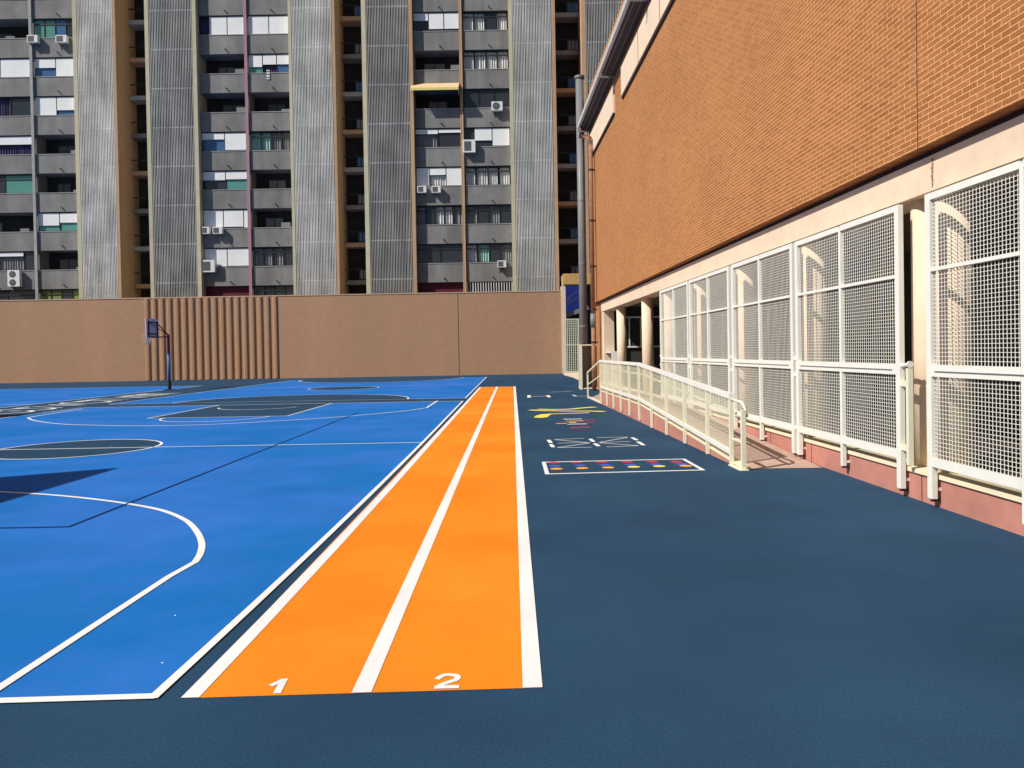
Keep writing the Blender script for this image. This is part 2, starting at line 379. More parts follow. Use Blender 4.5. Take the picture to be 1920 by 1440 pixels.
# ------------------------------------------------------------------ orange running lanes
LY0, LY1 = 3.63, 35.6
LX0, LX1 = -1.578, 0.118
tr = MB().flat([(LX0+.01,nb(LX0)),(LX1-.004,nb(LX1)),(LX1+.026,LY1),(LX0+.075,LY1)], Z1).sheet('running_track', M['orange']); tag(tr, kind='structure')
def lane(x0, x1):
    return MB().flat([(x0,nb(x0)),(x1,nb(x1)),(x1+.03,LY1),(x0+.03,LY1)], Z2).sheet('lane_line', M['white'], tr)
lp = [(-1.582,nb(-1.58)),(-1.566,4.6),(-1.549,6.5),(-1.535,10),(-1.528,18),(-1.525,LY1)]
b = MB()
for a_, c_ in zip(lp[:-1], lp[1:]): b.flat([a_,(a_[0]+.085,a_[1]),(c_[0]+.085,c_[1]),c_], Z2)
b.sheet('lane_line', M['white'], tr)
lane(-.785, -.692); lane(LX1-.094, LX1)
def z3(p): return ground(280+p[0]/2.526, 1200+p[1]/2.526)
MB().strip([z3(p) for p in ((640,188),(604,257))], .036, Z2).strip([z3(p) for p in ((640,192),(574,222))], .032, Z2+.001).sheet('lane_number', M['white'], tr)['label'] = 'white number 1 on the left lane'
MB().strip(smooth_pts([z3(p) for p in ((1362,190),(1390,172),(1425,168),(1458,175),(1455,190),(1420,203),(1385,215),(1366,226))],4), .030, Z2).strip([z3((1350,229)), z3((1468,226))], .034, Z2+.001).sheet('lane_number', M['white'], tr)['label'] = 'white number 2 on the right lane'

# ------------------------------------------------------------------ painted playground games
def z5(x, y): return ground(960+x/4.8, 710+y/4.8)
def z4(x, y): return ground(980+x/8, 720+y/8)
def game(name, label, items):
    pts = [p for it in items for p in it[1]]
    cx = sum(p[0] for p in pts)/len(pts); cy = sum(p[1] for p in pts)/len(pts)
    r = thing(name, (cx, cy, 0)); tag(r, label, 'ground painting', 'games painted on the slate ground')
    for k, it in enumerate(items):
        kind, P_, wd, m, nm = it; Q = [(p[0]-cx, p[1]-cy) for p in P_]; b = MB(); z = .003 + .0007*(k % 6)
        if kind == 's': b.strip(Q, wd, z, False)
        elif kind == 'c': b.strip(Q, wd, z, True)
        elif kind == 'f': b.flat(Q, z)
        elif kind == 'd': b.flat(arc(Q[0][0],Q[0][1],wd,0,360,20)[:-1], z)
        b.sheet(nm, M[m], r)
    return r
q = [ground(1019.5,866.8), ground(1281.5,861), ground(1318,881.5), ground(1026,889)]
it = [('c', q, .055, 'white', 'outline')]
for j, (ys, xs, m) in enumerate(((( 752,745),(375,580,810,1035,1262,1480),'red'),((787,770),(385,612,838,1062,1290,1520),'bluedot'),((813,786),(400,632,865,1095,1325,1563),'orline'))):
    for k, x in enumerate(xs):
        it.append(('d', [z5(x, ys[0]+(ys[1]-ys[0])*k/5 + (5 if j == 0 else 0))], .085, m if not (j == 2 and k in (3,4)) else 'yellow', 'dot'))
game('dot_grid_game', 'white outlined rectangle of red, blue and orange dots beside the lower ramp rail', it)
S = lambda a, b, w=.03: ('s', [z5(*a), z5(*b)], w, 'white', 'line')
game('fan_line_game', 'white figure of crossing fan lines with short end dashes, behind the dot rectangle', [
    S((328,552),(350,580),.07), S((350,592),(370,618),.07), S((703,543),(735,570),.07), S((745,585),(780,610),.07), S((1080,532),(1125,556),.07), S((1133,570),(1185,602),.07),
    S((380,550),(650,537)), S((390,551),(700,578)), S((410,582),(690,577)), S((410,622),(700,581)), S((410,623),(720,620)),
    S((760,533),(1040,528)), S((1040,529),(785,575)), S((790,577),(1065,567)), S((790,580),(1135,604)), S((850,617),(1140,606))])
T = lambda pts, w, m, n='band': ('s', smooth_pts([z4(*p) for p in pts],4), w, m, n)
game('snake_game', 'long yellow and white painted snake lying across the slate strip', [
    T([(230,378),(450,383),(700,378),(900,360),(1090,346)], .23, 'yellow'), T([(110,390),(300,400),(700,407),(1000,407),(1225,415)], .23, 'yellow'),
    T([(400,452),(520,447),(800,440),(1000,432)], .17, 'yellow'), T([(480,380),(700,379),(860,366)], .05, 'white'), T([(480,404),(700,409),(980,408)], .05, 'white'),
    ('f', [z4(*p) for p in ((165,508),(200,478),(270,458),(450,448),(400,475),(375,500),(280,512))], 0, 'yellow', 'head')])
H_ = lambda a, b, w, m: ('s', [z4(*a), z4(*b)], w, m, 'bar')
game('number_bars_game', 'small cluster of white, orange and red painted bars under the yellow snake', [
    H_((610,530),(890,525),.12,'white'), H_((650,562),(915,552),.14,'orline'), H_((500,597),(660,592),.14,'orline'), H_((700,580),(800,580),.15,'yellow'),
    H_((920,545),(1080,545),.10,'red'), H_((670,607),(960,602),.10,'white'), H_((705,658),(1010,648),.14,'red'), H_((940,578),(1080,575),.08,'red')])
game('bracket_line_game', 'faint white bracket lines furthest away near the grey pipe', [
    H_((85,188),(400,184),.09,'white'), ('s',[z4(95,170),z4(95,205)],.12,'white','line'), ('s',[z4(375,170),z4(400,200)],.12,'white','line'),
    H_((400,125),(750,110),.07,'white'), H_((800,186),(960,180),.07,'white'), ('s',[z4(755,168),z4(800,186)],.09,'white','line')])

# ------------------------------------------------------------------ tan boundary wall
WY = 54.9
wx1 = on_y(1053, 620, WY)[0]
ztop = on_y(520, 555.5, WY)[1]
wall = thing('boundary_wall', (-20, WY, 0)); tag(wall, 'tall plain tan rendered wall closing the playground, ribbed in its middle', 'wall')
ox = 20
xr0 = on_y(270, 640, WY)[0]; xr1 = on_y(524, 640, WY)[0]
b = MB(); b.box(-62+ox, wx1+ox, 0, .35, -.1, ztop); b.build('wall_face', M['tanwall'], wall)
b = MB(); b.box(-62+ox, wx1+ox+.03, -.03, .38, ztop, ztop+.07); b.build('coping', M['tancap'], wall)
b = MB(); n = 19
for k in range(n):
    x = xr0 + (xr1-xr0)*k/(n-1) + ox
    if k: b.prism([(x-.43,-.001),(x-.40,-.07),(x-.36,-.095),(x-.22,-.095),(x-.15,-.075),(x-.10,-.001)], .02, ztop-.02)
b.build('rib_panel', M['tanwall'], wall)
b = MB()
for px in (860,):
    x = on_y(px, 640, WY)[0]+ox; b.box(x-.02, x+.02, -.006, -.001, .05, ztop-.02)
b.build('joint', M['tancap'] if False else M['bolt'], wall)
b = MB(); b.box(wx1+ox+.001, wx1+ox+.32, -.06, .5, -.05, ztop+.35); b.build('end_pier', M['cream'], wall)

# ------------------------------------------------------------------ apartment building
AY = 59.7
apt = thing('apartment_building', (-18, AY, 0)); tag(apt, 'grey concrete apartment block with white louvre strips and stacked balconies behind the tan wall', 'building')
aox = 18
def ax(px): return on_y(px, 280, AY)[0] + aox
Z0P = on_y(420, 499, AY)[1]; ST = 3.005
ZB, ZT = 2.0, 36.0
KMAX = 8
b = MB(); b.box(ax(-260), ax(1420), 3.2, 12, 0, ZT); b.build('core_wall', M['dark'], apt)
b = MB(); b.box(ax(-260), ax(1420), 2.9, 12.2, ZT+.001, ZT+.5); b.build('roof_slab', M['concrete'], apt)
# louvre strips
def louvre(p0, p1, bright):
    x0, x1 = ax(p0), ax(p1); o = MB().box(x0, x1, .22, 3.19, ZB, ZT).build('louvre_panel', M['louvreback'], apt)
    n = max(4, round((x1-x0)/.121)); pw = (x1-x0)/n; ww = pw*(.50 if bright else .30); s_ = MB()
    for k in range(n):
        c = x0+(k+.5)*pw+random.uniform(-.007,.007); s_.box(c-ww/2, c+ww/2, .0, .07 if bright else .045, ZB, ZT)
    s_.build('slats', M['slat'] if bright else M['slatgrey'], o)
    for k in range(-1, 10):
        z = Z0P + k*ST - 1.22; MB().box(x0, x1, .072, .12, z-.05, z+.05).build('cross_rail', M['slatgrey'], o)
for p0, p1, br in ((-255,-185,1),(149.5,216,1),(284,364.5,0),(551,626,1),(690.5,769.5,0),(965,1037,1),(1102.5,1186,0),(1370,1420,1)):
    louvre(p0, p1, br)
def fin(p0, p1, m, deep=3.19, y0=-.02):
    MB().box(ax(p0), ax(p1), y0, deep, ZB, ZT+.3).build('pier', M[m], apt)
for p0, p1, m, dp in ((-263,-255,'fin',3.19),(-185,-178,'fintan',3.19),(141.5,149.2,'fin',1.9),(216.3,221.5,'fintan',3.19),(276.5,283.6,'fin',3.19),(365,372.5,'fin',1.9),(545,550.6,'fin',1.9),(626.4,632,'fintan',3.19),(682,690,'fin',3.19),(770,777,'fintan',1.9),(957,964.5,'fin',1.9),(1037.5,1044.5,'fintan',3.19),(1094,1102,'fintan',3.19)):
    fin(p0, p1, m, dp)
# stair recesses between the tan pier and the next louvre strip
for p0, p1 in ((-178,-120),(222,276.3),(632.4,681.8),(1045,1093.8)):
    x0, x1 = ax(p0), ax(p1)
    for k in range(-2, 10):
        z = Z0P + k*ST - 1.25
        sl_ = MB().box(x0+.003, x1-.003, 2.0, 3.18, z-.17, z+.17).build('landing_slab', M['fintan' if (k+int(p0)) % 3 == 0 else 'edge' if k % 2 else 'concrete'], apt)
        r_ = MB(); r_.box(x0+.01, x1-.01, 2.06, 2.11, z+1.02, z+1.1)
        r_.box(x1-.75*(x1-x0)*.5-.05, x1-.02, 2.06, 2.11, z+.2, z+.26)
        for q in range(4):
            xx = x1-.05-q*.28; r_.box(xx-.03, xx+.03, 2.06, 2.11, z+.192, z+1.02)
        r_.build('railing', M['frame'], sl_)
        MB().box(x1-.95, x1-.06, 2.13, 2.15, z+.28, z+.98).build('railing_panel', M['glassblue' if k % 2 else 'curtaingrey'], sl_)
# balcony columns
PY = .46                      # parapet plane behind the pier faces
cols = {'AL': (-118, 56.0), 'AR': (59.5, 141.3), 'BL': (372.8, 460.5), 'BR': (464.5, 544.8), 'CL': (777.3, 864.5), 'CR': (870.5, 956.8)}
for nm, (p0, p1) in (('A',(-118,141.3)),('B',(372.8,544.8)),('C',(777.3,956.8))):
    x0, x1 = ax(p0), ax(p1)
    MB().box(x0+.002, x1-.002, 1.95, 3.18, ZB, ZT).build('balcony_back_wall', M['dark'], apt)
for px, m in ((57.8,'edge'),(462.5,'pinkpaint'),(867.5,'fintan')):
    x = ax(px); MB().box(x-.075, x+.075, PY-.14, PY-.01, ZB, ZT).box(x-.16, x-.10, PY-.10, PY-.04, ZB, ZT).build('drain_pipe', M[m], apt)
    MB().box(x-.06, x+.06, PY+.16, 1.94, ZB, ZT).build('dividing_wall', M['fintan'] if px > 800 else M['concrete'], apt)
def pbox(x0, x1, z0, z1, y0, y1, name, m, par): return MB().box(x0,x1,y0,y1,z0,z1).build(name, M[m], par)
def pane(win, x0, x1, z0, z1, spec, y):
    """spec: 'S.6:glassblue' shutter over 60 percent, 'G:mint' glass with curtain, 'C' curtain folds"""
    g_, _, below = spec.partition(':'); below = below or 'glass'
    gy = y+.05; zg1 = z1
    if g_[0] == 'S':
        f = float(g_[1:] or 1); zs = z1-(z1-z0)*f
        s_ = MB(); nsl = max(3, int((z1-zs)/.11))
        for k in range(nsl):
            a = zs+(z1-zs)*k/nsl; c = zs+(z1-zs)*(k+1)/nsl
            s_.box(x0+.015, x1-.015, y-.05, y-.025+.0*k, a+.004, c-.002)
        s_.box(x0+.012, x1-.012, y-.024, y-.01, zs, z1)
        s_.build('shutter', M['shutter'], win); zg1 = zs
        if f > .97: return
    if below.startswith('curtain') or below in ('mint','purple') or g_[0] == 'C':
        c_ = MB(); m_ = below if below != 'glass' else 'curtain'; wv = (x1-x0); nf = max(4, int(wv/.10))
        span = (x0+.03, x1-.03) if g_[0] != 'C' else (x0+.03, x1-.03-wv*.12*random.random())
        pts = []
        for k in range(nf+1):
            pts.append((span[0]+(span[1]-span[0])*k/nf, gy+.10+(.05 if k % 2 else -.03)+random.uniform(-.02,.02)))
        i0 = 0
        for k in range(nf):
            a, c = pts[k], pts[k+1]; i0 = len(c_.v)
            c_.v += [(a[0],a[1],z0+.02),(c[0],c[1],z0+.02),(c[0],c[1],zg1-.02),(a[0],a[1],zg1-.02)]; c_.f.append((i0,i0+1,i0+2,i0+3))
        c_.build('curtain', M[m_], win)
        MB().box(x0+.02, x1-.02, gy+.3, gy+.32, z0+.01, zg1).build('pane', M['glass'], win)
    else:
        MB().box(x0+.02, x1-.02, gy, gy+.02, z0+.01, zg1-.005).build('pane', M[below if below in M else 'glass'], win)
def cell(cn, k, specs, transom=False, inner=0.0, w0=0.0, w1=1.0):
    p0, p1 = cols[cn]; x0, x1 = ax(p0)+.01, ax(p1)-.01
    z0 = Z0P + k*ST + .012; z1 = Z0P + (k+1)*ST - 1.50 - .012
    X0 = x0+(x1-x0)*w0; X1 = x0+(x1-x0)*w1; y = PY+.14+inner; n = len(specs)
    fr = MB(); t = .045
    fr.box(X0, X1, y, y+.06, z0, z0+t).box(X0, X1, y, y+.06, z1-t*1.8, z1)
    ws = [s[1] if isinstance(s, tuple) else 1.0 for s in specs]; tot = sum(ws); xs = [X0]
    for q in ws: xs.append(xs[-1]+(X1-X0)*q/tot)
    for j in range(n+1):
        xx = min(max(xs[j], X0+t/2), X1-t/2); fr.box(xx-t/2, xx+t/2, y+.001, y+.061, z0+t, z1-t*1.8)
    if transom: fr.box(X0+t, X1-t, y+.002, y+.058, z1-.44, z1-.37)
    win = fr.build('window', M['frame'], apt)
    for j, s in enumerate(specs):
        sp_ = s[0] if isinstance(s, tuple) else s
        pane(win, xs[j]+t/2, xs[j+1]-t/2, z0+t, z1-t*1.8, sp_, y)
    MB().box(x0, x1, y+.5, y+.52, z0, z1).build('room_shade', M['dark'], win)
def openc(cn, k, seed):
    rnd = random.Random(seed); p0, p1 = cols[cn]; x0, x1 = ax(p0)+.02, ax(p1)-.02; z0 = Z0P+k*ST-.9
    fr = MB(); a = x0+(x1-x0)*rnd.uniform(.15,.35); c = a+(x1-x0)*rnd.uniform(.35,.5)
    fr.box(a, c, 1.88, 1.94, z0, z0+1.95); w_ = fr.build('balcony_door', M['frame'], apt)
    MB().box(a+.08, (a+c)/2-.04, 1.85, 1.87, z0+.1, z0+1.85).box((a+c)/2+.04, c-.08, 1.85, 1.87, z0+.1, z0+1.85).build('pane', M['glass' if rnd.random() < .5 else 'curtaingrey'], w_)
    if rnd.random() < .7:
        q = x0+(x1-x0)*rnd.uniform(.6,.8); MB().box(q, q+.7, 1.0, 1.6, z0, z0+rnd.uniform(1.1,1.5)).build('balcony_cupboard', M['curtaingrey'], apt)
for cn, (p0, p1) in cols.items():
    x0, x1 = ax(p0)+.002, ax(p1)-.002
    for k in range(-1, KMAX+1):
        zt = Z0P+k*ST
        if cn[0] == 'A': zt += -0.0
        b = MB(); b.box(x0, x1, PY, PY+.15, zt-1.50, zt-.05)
        xm = x0+(x1-x0)*.56; b.bar((xm, PY+.05, zt-1.12), (xm+.05, PY-.16, zt-1.16), .07)
        pp = b.build('parapet', M['concrete'], apt)
        MB().box(x0, x1, PY-.03, PY+.17, zt-.05, zt).build('coping', M['edge'], pp)
        MB().box(x0, x1, PY+.16, 1.94, zt-1.49, zt-1.27).build('floor_slab', M['concrete'], apt)
S_ = 'S1'
W = {
 'AL': {7:[S_,S_],6:None,5:[('S1',1),(S_,.9),(S_,1)],4:['G:glass','G:curtaingrey','G:purple','G:glass'],3:['S.45:glass','S.45:purple'],2:['G:glass','G:glass','G:glassgreen'],1:None,0:[('S.22:curtaingrey',1),('S.22:curtaingrey',1),('S.22:curtaingrey',1),('G:glass',.5)],-1:['G:curtaingrey','G:curtaingrey','G:glass']},
 'AR': {7:[S_,S_,'S.5:glass'],6:['G:glassgreen','G:glassgreen','G:glassblue','G:glass'],5:['S.52:glassblue',S_],4:[(S_,1),('S.74:glassblue',1)],3:None,2:None,1:['S.70:glassgreen','S.55:glassgreen'],0:None,-1:['G:greenblind','G:greenblind','G:glass','G:greenblind']},
 'BL': {7:None,6:[('G:purple',.55),(S_,1),(S_,1)],5:None,4:None,3:['S.36:glassblue','S.97:glass'],2:['S.48:glass','S.44:glassgreen'],1:[('S1',1.1),('S.95:glass',1.1),('S1',.32)],0:['S1','S.98:glass'],-1:'red'},
 'BR': {7:['S1','S1'],6:[S_,S_],5:['S.68:glassgreen','S.55:purple','S.55:glassblue'],4:None,3:['G:mint','G:mint','G:curtaingrey','G:curtaingrey'],2:None,1:None,0:['G:curtaingrey','C:curtaingrey','G:curtaingrey','G:glass'],-1:['G:glass','G:curtaingrey','G:glass','G:glass']},
 'CL': {7:None,6:['S.42:glass','S.9:glass','S.9:glass'],5:None,4:None,3:['S.26:curtaingrey','S.2:glass'],2:[('S1',.85),('S.4:curtain',1.05),('S1',1.0)],1:['G:curtaingrey','G:glass','C:curtain','C:curtain','G:curtaingrey'],0:['G:glass','G:glass'],-1:'red'},
 'CR': {7:['C:curtain','C:curtain'],6:['C:curtain','C:curtain','G:glass','C:curtain'],5:['C:curtain','C:curtain','C:curtain','C:curtain'],4:['G:glass','G:glass','G:glass'],3:[('G:glass',.55),('S.68:glass',1),('S.98:glass',1)],2:['C:curtain','C:curtain','C:curtain','C:curtain'],1:['G:curtaingrey','G:glass','G:curtaingrey','G:glass'],0:['C:curtain','G:mint','G:glass','G:curtaingrey'],-1:'bars'},
}
for cn, rows in W.items():
    for k, sp_ in rows.items():
        if sp_ is None: openc(cn, k, hash((cn[0] == 'B', cn[1] == 'L', k)) % 997)
        elif sp_ == 'red':
            p0, p1 = cols[cn]; MB().box(ax(p0)+.03, ax(p1)-.03, .75, .8, Z0P+k*ST-.02, Z0P+(k+1)*ST-1.52).build('shop_front', M['darkred'], apt)
        elif sp_ == 'bars':
            p0, p1 = cols[cn]; x0, x1 = ax(p0)+.05, ax(p1)-.05; b = MB()
            for q in range(18):
                xx = x0+(x1-x0)*q/17; b.box(xx-.035, xx+.035, PY+.05, PY+.09, Z0P+k*ST+.005, Z0P+(k+1)*ST-1.51)
            b.build('window_bars', M['slat'], apt)
        else:
            tr_ = all(str(s)[0:1] in 'GC' for s in [q[0] if isinstance(q, tuple) else q for q in sp_])
            cell(cn, k, sp_, transom=tr_ and k != 4)

# air conditioners hung on the parapets
def ac_unit(px, py, wpx, hpx, label, fans=1, side=False, black=False, dep=.36):
    x, z = on_y(px, py, AY+.1); wd = wpx/1442*AY; h = hpx/1442*AY
    r = thing('air_conditioner', (x, AY+PY-.05, z-h/2)); tag(r, label, 'air conditioner', 'air conditioners hung on the balcony fronts')
    MB().box(-wd/2, wd/2, -dep, -.02, 0, h).build('casing', M['ac'], r, bevel=.015)
    for k in range(fans):
        zc = h*(k+.5)/fans; rr = min(wd*.36, h/fans*.4); cx = -wd*.08
        if black or fans > 1:
            b = MB(); b.tube([(cx, -dep-.012, zc), (cx, -dep+.02, zc)], rr, 24); f_ = b.build('fan_grille', M['grille'], r)
            b = MB()
            for a in range(5):
                t = a*2*math.pi/5; b.bar((cx, -dep-.02, zc), (cx+rr*.85*math.cos(t), -dep-.02, zc+rr*.85*math.sin(t)), .045, .012, (0,1,0))
            b.tube([(cx,-dep-.03,zc),(cx,-dep-.013,zc)], rr*.22, 12); b.build('fan_blade', M['pipegrey'], f_)
        else:
            b = MB(); b.box(-wd*.42, wd*.16, -dep-.008, -dep+.01, h*.13, h*.87); f_ = b.build('fan_grille', M['grille'], r)
            b = MB()
            for q in range(5): zz = h*(.2+.15*q); b.box(-wd*.41, wd*.15, -dep-.014, -dep-.009, zz, zz+.02)
            b.build('grille_slat', M['pipegrey'], f_)
    b = MB()
    for s_ in (-.3, .3): b.box(wd*s_-.02, wd*s_+.02, -dep, .02, -.05, -.001); b.box(wd*s_-.02, wd*s_+.02, -.02, .02, -.32, -.052)
    b.build('bracket', M['pipegrey'], r)
ac_unit(61, 73, 20, 14, 'white air conditioner under green windows, next to the pale drain pipe at upper left')
ac_unit(115, 73, 21, 14, 'white air conditioner under green windows, right one of the upper left pair')
ac_unit(26, 522, 23, 31, 'tall white air conditioner with two fans just above the tan wall at left', fans=2)
ac_unit(386, 432, 14, 13, 'small white air conditioner tucked beside the pier, left of a touching pair')
ac_unit(408, 432, 18, 13, 'small white air conditioner casting a round shadow, right of a touching pair')
ac_unit(391, 499, 24, 23, 'big square white air conditioner low beside the pier above the ribbed wall')
ac_unit(791, 355, 17, 13, 'white air conditioner, left one under the window with half lowered shutter')
ac_unit(818, 355, 17, 13, 'white air conditioner, right one under the window with half lowered shutter')
ac_unit(932, 199, 21, 17, 'white air conditioner with a round black fan below the curtained windows', black=True)
ac_unit(880, 274, 23, 24, 'open framed white air conditioner beside the central brown drain pipe')
ac_unit(941, 495, 17, 13, 'single white air conditioner above the barred window at lower right')
# awning over one balcony
x0, z1 = on_y(772, 157, AY+PY); x1, _ = on_y(861, 157, AY+PY)
aw = thing('balcony_awning', ((x0+x1)/2, AY+PY, z1)); tag(aw, 'cream and yellow cloth awning rolled out over a dark balcony', 'awning')
hw = (x1-x0)/2
b = MB(); i = 0
b.v += [(-hw,-.02,.0),(hw,-.02,.0),(hw,-1.0,-.66),(-hw,-1.0,-.66),(-hw,-.02,-.03),(hw,-.02,-.03),(hw,-1.0,-.69),(-hw,-1.0,-.69)]
b.f += [(0,1,2,3),(7,6,5,4),(0,4,5,1),(1,5,6,2),(2,6,7,3),(3,7,4,0)]
b.build('canopy_cloth', M['awn'], aw)
b = MB(); b.box(-hw, hw, -1.03, -1.005, -.86, -.66); b.build('valance', M['awny'], aw)
b = MB(); b.bar((-hw+.03,-.0,-.95),(-hw+.03,-1.0,-.72),.035); b.bar((hw-.03,-.0,-.95),(hw-.03,-1.0,-.72),.035); b.build('folding_arm', M['whitemetal'], aw)

# ------------------------------------------------------------------ basketball hoops
def make_hoop(loc, rz, label):
    r = thing('basketball_hoop', loc, rz); tag(r, label, 'basketball hoop')
    MB().tube([(0,0,.42),(0,0,1.9)], .075, 20).build('pole_padding', M['poleblue'], r, smooth=True)
    MB().tube([(0,0,0),(0,0,.42)], .085, 20).box(-.22,.22,-.22,.22,0,.03).build('pole_base', M['black'], r)
    b = MB(); b.tube([(0,0,1.9),(0,0,2.78)], .068, 20); b.bar((0,0,2.66),(-.76,-.3,2.66),.05); b.bar((0,0,2.66),(-.76,.3,2.66),.05)
    b.bar((0,0,2.76),(-.76,-.42,3.38),.04); b.bar((0,0,2.76),(-.76,.42,3.38),.04); b.build('pole', M['poledark'], r)
    MB().box(-.82,-.78,-.66,.66,2.62,3.58).build('backboard', M['board'], r, bevel=.004)
    b = MB()
    for y in (-.46,.46): b.box(-.778,-.735,y-.03,y+.03,2.66,3.45)
    for z in (2.66,2.82,3.40): b.box(-.778,-.74,-.43,.43,z-.025,z+.025)
    b.build('backboard_frame', M['black'], r)
    b = MB(); b.tube([(-1.08+.225*math.cos(t*math.pi/12), .225*math.sin(t*math.pi/12), 2.72) for t in range(24)], .012, 8, True); b.box(-.86,-.822,-.06,.06,2.66,2.76); rg = b.build('rim', M['orline'], r)
    b = MB()
    for t in range(12):
        a = t*math.pi/6
        for s_ in (1,-1):
            p = [(-1.08+.22*math.cos(a), .22*math.sin(a), 2.71), (-1.08+.17*math.cos(a+s_*.26), .17*math.sin(a+s_*.26), 2.5), (-1.08+.12*math.cos(a+s_*.52), .12*math.sin(a+s_*.52), 2.3)]
            b.bar(p[0],p[1],.01); b.bar(p[1],p[2],.01)
    b.build('net', M['net'], rg)
    return r
hx, hy = ground(318, 731)
hoop = make_hoop((hx, hy, 0), 0, 'basketball hoop on a blue and maroon pole before the ribbed tan wall')
h2 = copy_tree(hoop); h2.location = (-16.9, 20.6, 0); tag(h2, 'basketball hoop beside the lettered band, outside the left edge of the picture')
# unseen board, added and sized left of frame to throw the court shadow
pb = thing('shadow_board', (-11.1, 7.6, 0)); tag(pb, 'large board on two posts, added outside the left edge to shade the near court', 'shadow board')
MB().box(.9,.96,-1.75,1.15,2.1,4.55).build('backboard', M['board'], pb)
b = MB(); b.tube([(0,-.3,0),(0,-.3,3.9)], .07, 16); b.tube([(0,.3,0),(0,.3,3.9)], .07, 16)
for y in (-.3,.3): b.bar((0,y,3.8),(.9,y,3.9),.06); b.bar((0,y,3.0),(.9,y,3.1),.06)
b.build('pole', M['poledark'], pb)

# ------------------------------------------------------------------ brick building on the right
A = 0.0277
p1 = ground(1544, 876.5); p2 = ground(1869.5, 987.7)
X0 = ((p1[0]+A*p1[1]) + (p2[0]+A*p2[1]))/2
bd = thing('brick_building', (X0, 0, 0), A)
tag(bd, 'orange brick school building with a cream beam and columned porch along the right', 'building')
ca, sa = math.cos(A), math.sin(A)
def bp(px, py, s=0.0):
    d = ray(px, py)
    # plane: point (X0,0), normal (ca, sa); offset s
    t = ((X0*ca + s))/(d.x*ca + d.y*sa)
    p = CP + d*t
    return (-(p.x-X0)*sa + p.y*ca, p.z)
TN, TF = -14.0, bp(1114.5, 400)[0]
ZK, ZF = .325, .362
ZBM0, ZBM1, ZBR, ZRF = 3.12, 3.47, 3.535, 11.75
TP = bp(1127.5, 600)[0]            # far end of the porch
b = MB(); b.box(-.13, 12, TN, TF, ZBR, ZRF+.6); b.box(.0, 12, TP+.001, TF, 0, ZBR-.001); b.build('brick_wall', M['brick'], bd)
b = MB(); b.box(0, .45, TN, TP, ZBM0, ZBM1); b.build('beam', M['cream'], bd)
b = MB(); b.box(.04, .45, TN, TP, ZBM1+.001, ZBR-.001); b.build('painted_shade_strip', M['seal_shade'], bd)  # dark colour stands in for the shade under the brick overhang
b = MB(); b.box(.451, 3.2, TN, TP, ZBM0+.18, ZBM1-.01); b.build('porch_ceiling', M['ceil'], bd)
b = MB(); b.box(0, .3, TN, TP, -.1, ZK-.045); b.build('plinth', M['pink'], bd)
b = MB(); b.box(-.025, .3, TN, TP, ZK-.044, ZK); b.build('plinth_coping', M['capc'], bd)
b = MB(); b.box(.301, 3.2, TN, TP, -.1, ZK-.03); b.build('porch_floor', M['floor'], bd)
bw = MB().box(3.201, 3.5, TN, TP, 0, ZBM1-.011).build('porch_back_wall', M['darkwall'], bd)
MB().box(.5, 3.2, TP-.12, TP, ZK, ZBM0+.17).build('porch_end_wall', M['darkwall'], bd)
for t0 in (20, 23, 26):
    f_ = MB().box(3.15, 3.198, t0, t0+1.8, 1.2, 2.7).build('porch_window', M['dark'], bd)
    b = MB()
    for tt in (0, .6, 1.2, 1.74): b.box(3.10, 3.148, t0+tt, t0+tt+.06, 1.2, 2.7)
    b.box(3.10, 3.149, t0+.061, t0+1.739, 1.14, 1.199).box(3.10, 3.149, t0+.061, t0+1.739, 2.641, 2.70); b.build('window_frame', M['whitemetal'], f_)
f_ = MB().box(.6, 2.9, TP-.16, TP-.122, 1.75, 2.85).build('porch_window', M['dark'], bd)
b = MB()
for q in range(6): b.box(.6+q*.45, .64+q*.45, TP-.2, TP-.161, 1.75, 2.85)
b.box(.58, 2.92, TP-.2, TP-.162, 1.69, 1.749).box(.58, 2.92, TP-.2, TP-.162, 2.851, 2.91); b.build('window_frame', M['whitemetal'], f_)
MB().box(.02, .42, TP-.5, TP-.001, ZK, ZBM0-.001).build('corner_pillar', M['cream'], bd)
b = MB(); b.box(.05, .5, TP-2.1, TP-2.04, ZK, 1.5); b.box(.05,.5,TP-2.1,TP-.52,1.501,1.56); b.build('porch_screen_bar', M['whitemetal'], bd)
for t in (-3.9, -1.0, 1.9, 4.8, 7.70, 8.13, 10.99, 13.93, 16.87, 19.81, 22.7, 27.2):
    MB().tube([(.26, t, ZK-.03), (.26, t, ZBM0-.001)], .17, 32).build('column', M['cream'], bd, smooth=True)
# joints
tj = bp(1719.5, 150, -.13)[0]
b = MB(); b.box(-.1335, -.1305, tj-.007, tj+.007, ZBR, ZRF); b.build('joint', M['brickjoint'], bd)
b = MB()
b.box(-.003, -.0005, tj-.03, tj-.015, ZBM0+.03, ZBM1-.09)
for q in range(7): zz = ZBM0+.05+q*.04; b.box(-.0035, -.001, tj-.04+random.uniform(-.008,.008), tj-.012+random.uniform(-.01,.01), zz, zz+.025)
b.build('joint', M['copper'], bd)
b = MB()
for t in (bp(1729, 930)[0], bp(1522, 860)[0], bp(1445, 800)[0]): b.box(-.003, -.0005, t-.006, t+.006, .0, ZK-.046)
b.build('joint', M['seal_shade'], bd)
